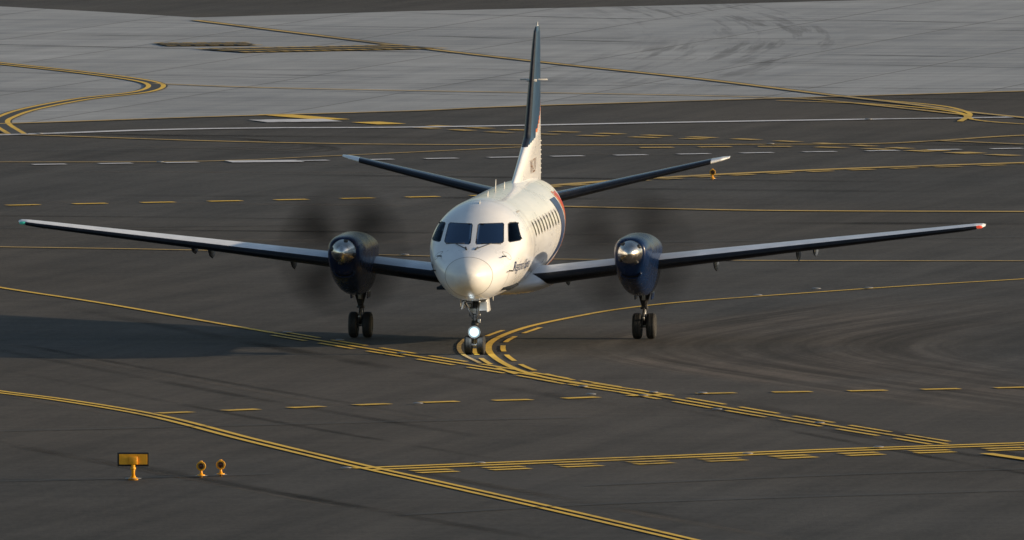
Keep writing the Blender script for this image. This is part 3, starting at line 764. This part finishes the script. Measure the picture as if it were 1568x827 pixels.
# lines on the concrete
D = [(300, 32), (470, 53), (640, 74), (830, 96), (1000, 114), (1100, 125), (1270, 146), (1400, 161), (1480, 172), (1568, 181), (1700, 196)]
L_(D, .55, mi=BK); L_(D, .30, mi=YW)
D = [(-300, 66), (-100, 87), (0, 98), (120, 111), (210, 123), (239, 132), (215, 142), (130, 152), (50, 167), (12, 179), (0, 189), (25, 206)]
L_(D, .75, mi=BK); L_(D, .16, .24); L_(D, .16, -.24)
L_([(236, 129), (400, 135), (640, 140), (1000, 146), (1200, 151), (1290, 157), (1480, 177)], .3, mi=YW)
L_([(1190, 155), (1330, 160), (1440, 169), (1480, 178), (1470, 187)], .20, mi=Y); L_([(1320, 152), (1440, 163), (1483, 174), (1490, 184), (1568, 191), (1700, 196)], .16, mi=Y)
L_([(1430, 216), (1568, 222)], .3, mi=YW); L_([(1510, 696), (1620, 712)], .3)
L_([(-300, 197), (0, 190.5), (330, 179.5), (640, 170.5), (830, 162.5), (1568, 140.5), (2200, 122)], .35, mi=YW)
# sealed joints in the asphalt
for J in ([(-100, 741), (180, 734), (420, 727)], [(620, 790), (1000, 770), (1700, 748)], [(-100, 664), (400, 652), (900, 640)], [(900, 745), (1300, 728), (1700, 716)], [(-100, 352), (500, 345)], [(1000, 372), (1700, 362)]):
    L_(J, .09, mi=BK)
addobj("taxiway_markings", bm, [yel, yelw, whi, blk], smooth=False)

# tyre marks (soft edged rubber films on the surface)
def skid(name, c, a, sc=.22):
    m, nt, N, L, B = newmat(name); out = [n for n in N if n.type == 'OUTPUT_MATERIAL'][0]
    B.inputs["Base Color"].default_value = (*c, 1); B.inputs["Roughness"].default_value = .85; B.inputs["Specular IOR Level"].default_value = .18
    tc = N.new("ShaderNodeTexCoord"); n1 = N.new("ShaderNodeTexNoise"); n1.inputs["Scale"].default_value = sc; n1.inputs["Detail"].default_value = 5
    L.new(tc.outputs["Object"], n1.inputs["Vector"]); mr = N.new("ShaderNodeMapRange"); mr.inputs[1].default_value = .36; mr.inputs[2].default_value = .66; mr.inputs[4].default_value = a
    L.new(n1.outputs["Fac"], mr.inputs[0])
    sp_ = N.new("ShaderNodeSeparateXYZ"); L.new(tc.outputs["UV"], sp_.inputs[0])
    cur = mr.outputs[0]
    for ax in (0, 1):
        a1 = N.new("ShaderNodeMath"); a1.operation = 'MULTIPLY'; a1.inputs[1].default_value = math.pi; L.new(sp_.outputs[ax], a1.inputs[0])
        a2 = N.new("ShaderNodeMath"); a2.operation = 'SINE'; L.new(a1.outputs[0], a2.inputs[0])
        a4 = N.new("ShaderNodeMath"); a4.operation = 'MAXIMUM'; a4.inputs[1].default_value = 0; L.new(a2.outputs[0], a4.inputs[0])
        a3 = N.new("ShaderNodeMath"); a3.operation = 'MULTIPLY'; L.new(cur, a3.inputs[0]); L.new(a4.outputs[0], a3.inputs[1]); cur = a3.outputs[0]
    tr = N.new("ShaderNodeBsdfTransparent"); mx = N.new("ShaderNodeMixShader")
    L.new(cur, mx.inputs[0]); L.new(tr.outputs[0], mx.inputs[1]); L.new(B.outputs[0], mx.inputs[2]); L.new(mx.outputs[0], out.inputs[0]); return m
sd = skid("tyre_rubber_marks", (.020, .018, .016), .55); sl = skid("scrubbed_asphalt", (.20, .17, .14), .38)
bm = bmesh.new(); bm.loops.layers.uv.new("UVMap"); zc = .005
for i in range(13):
    v0 = 208+i*13.5+random.uniform(-3, 3); u0 = random.uniform(0, 1568); sl_ = random.uniform(.0, .02)
    P = [(u0-600, v0-600*sl_), (u0, v0), (u0+500, v0+500*sl_+random.uniform(-2, 2))]
    zc += .00008; ribbon(bm, px(P), random.uniform(.8, 1.8), mi=random.choice((0, 0, 1)), z=zc)
for i in range(5):   # looping tracks far left
    u0 = 330+i*22; v0 = 216+i*2.0; P = [(u0-300, v0-14), (u0, v0-6), (u0+90, v0+2), (u0+60, v0+9), (u0-150, v0+14), (u0-400, v0+18)]
    zc += .00008; ribbon(bm, px(P), random.uniform(.3, .5), mi=0, z=zc)
for i in range(14):   # tracks along the taxi centreline and side stripe
    u0 = random.uniform(0, 1500); v0 = 550+i*19; P = [(u0-450, v0-450*.19), (u0, v0), (u0+450, v0+450*.17)]
    zc += .00008; ribbon(bm, px(P), random.uniform(.3, .8), mi=random.choice((0, 0, 1)), z=zc)
for i in range(22):
    u0 = random.uniform(-100, 1600); v0 = 30+i*5.8; P = [(u0-500, v0-random.uniform(5, 16)), (u0, v0), (u0+500, v0+random.uniform(-4, 12))]
    zc += .00008; ribbon(bm, px(P), random.uniform(.4, .9), mi=0, z=zc)
addobj("tyre_marks", bm, [sd, sl], smooth=False)

# drainage grates on the apron
def grate(name, u0, u1, va, vb, wid):
    a = G(u0, va); b = G(u1, vb); d = (b-a); Ln = d.length; d.normalize(); n = Vector((-d.y, d.x, 0)); bm = bmesh.new()
    def q(s0, s1, t0, t1, z, mi):
        f = bm.faces.new([bm.verts.new(a+d*s+n*t+Vector((0, 0, z))) for s, t in ((s0, t0), (s1, t0), (s1, t1), (s0, t1))]); f.material_index = mi
    q(0, Ln, -wid, wid, .040, 0)
    s = 0.0
    while s < Ln: q(s, s+.35, -wid*1.12, -wid*.8, .046, 1); q(s, s+.35, wid*.8, wid*1.12, .046, 1); s += .5
    k = .2
    while k < Ln: q(k, k+.03, -wid*.75, wid*.75, .043, 2); k += .18
    q(0, Ln, -wid*.12, wid*.12, .049, 1)
    addobj(name, bm, [M['black'], yelw, M['geard']], smooth=False)
grate("drainage_grate", 245, 385, 69.5, 68.5, 1.3); grate("drainage_grate", 336, 640, 79, 73, 1.7)

# inset lights
bm = bmesh.new()
for u, v in ((735, 711), (1145, 697), (1345, 687), (1255, 650), (1098, 629), (985, 608), (905, 606), (892, 594), (440, 511), (520, 523), (615, 543), (1250, 444), (1330, 443), (1160, 454), (640, 620), (620, 392), (1075, 604), (530, 719), (1000, 603), (1180, 222), (1330, 184), (60, 206), (245, 250)):
    p = G(u, v); lathe(bm, [(0.036, .12), (.045, .11), (.055, .07), (.056, .004)], (p.x, p.y, 0), 'Z', 16)
addobj("inset_taxiway_lights", bm, M['lens_w'])

# ------------------------------------------------------------------ sign and elevated lights
p = G(204, 735); e = empty("taxiway_sign", p)
bm = bmesh.new(); box(bm, (0, 0, .425), (.65, .085, .285), 0, .018); addobj("frame", bm, M['blackp'], e, smooth=False)
bm = bmesh.new(); box(bm, (0, -.046, .425), (.575, .012, .21), 0, .004); addobj("panel", bm, M['signy'], e, smooth=False)
bm = bmesh.new(); box(bm, (0, -.075, .40), (.17, .04, .16), 0, .012); tube(bm, (0, -.06, .32), (0, -.02, .05), .042, .034); lathe(bm, [(.0, .10), (.04, .10), (.05, .06), (.09, .045)], (0, 0, 0), 'Z', 24)
tube(bm, (0, -.05, .26), (0, -.04, .22), .055); addobj("post", bm, M['ory'], e)
bm = bmesh.new(); lathe(bm, [(.034, .17), (.038, .165), (.0385, .004)], (0, 0, 0), 'Z', 28); addobj("footing", bm, M['lens_w'], e)
def edgelight(u, v, sc=1.0):
    p = G(u, v); e = empty("taxiway_guard_light", p); e.scale = (sc, sc, sc)
    bm = bmesh.new(); tube(bm, (0, 0, .0), (0, 0, .17), .028, .024, mi=0); lathe(bm, [(.034, .085), (.055, .08), (.06, .04), (.10, .03)], (0, 0, 0), 'Z', 20)
    lathe(bm, [(-.09, .065), (-.10, .092), (-.085, .098), (.0, .09), (.07, .055), (.085, .01)], (0, 0, .235), 'Y', 28)
    box(bm, (0, .01, .325), (.06, .08, .03), 0, .01)
    addobj("lamp_body", bm, M['ory'], e)
    bm = bmesh.new(); lathe(bm, [(-.088, .05), (-.100, .03), (-.104, .004)], (0, 0, .235), 'Y', 24); addobj("lens", bm, M['lens_d'], e)
    bm = bmesh.new(); lathe(bm, [(-.085, .062), (-.108, .060), (-.108, .050), (-.085, .048)], (0, 0, .235), 'Y', 28); addobj("bezel", bm, M['blackp'], e)
    bm = bmesh.new(); lathe(bm, [(.034, .13), (.037, .125), (.0375, .004)], (0, 0, 0), 'Z', 24); addobj("footing", bm, M['lens_w'], e)
edgelight(308, 731); edgelight(338, 729); edgelight(1091, 275, .9)

# ------------------------------------------------------------------ light
AZ = math.radians(92); EL = math.radians(12)      # azimuth clockwise from +Y
S = Vector((math.sin(AZ)*math.cos(EL), math.cos(AZ)*math.cos(EL), math.sin(EL)))
sd_ = bpy.data.lights.new("sun", 'SUN'); so = bpy.data.objects.new("sun", sd_); COL.objects.link(so)
sd_.energy = 5.0; sd_.angle = math.radians(.5); sd_.color = (1, .79, .54); so.rotation_euler = S.to_track_quat('Z', 'Y').to_euler(); so.location = S*300
w = bpy.data.worlds.new("World"); scene.world = w; w.use_nodes = True; nt = w.node_tree
sk = nt.nodes.new("ShaderNodeTexSky"); sk.sky_type = 'NISHITA'; sk.sun_disc = False; sk.sun_elevation = EL; sk.sun_rotation = AZ
bg = nt.nodes["Background"]; nt.links.new(sk.outputs[0], bg.inputs[0]); bg.inputs[1].default_value = .13
scene.view_settings.view_transform = 'Standard'; scene.view_settings.look = 'None'; scene.view_settings.exposure = 0
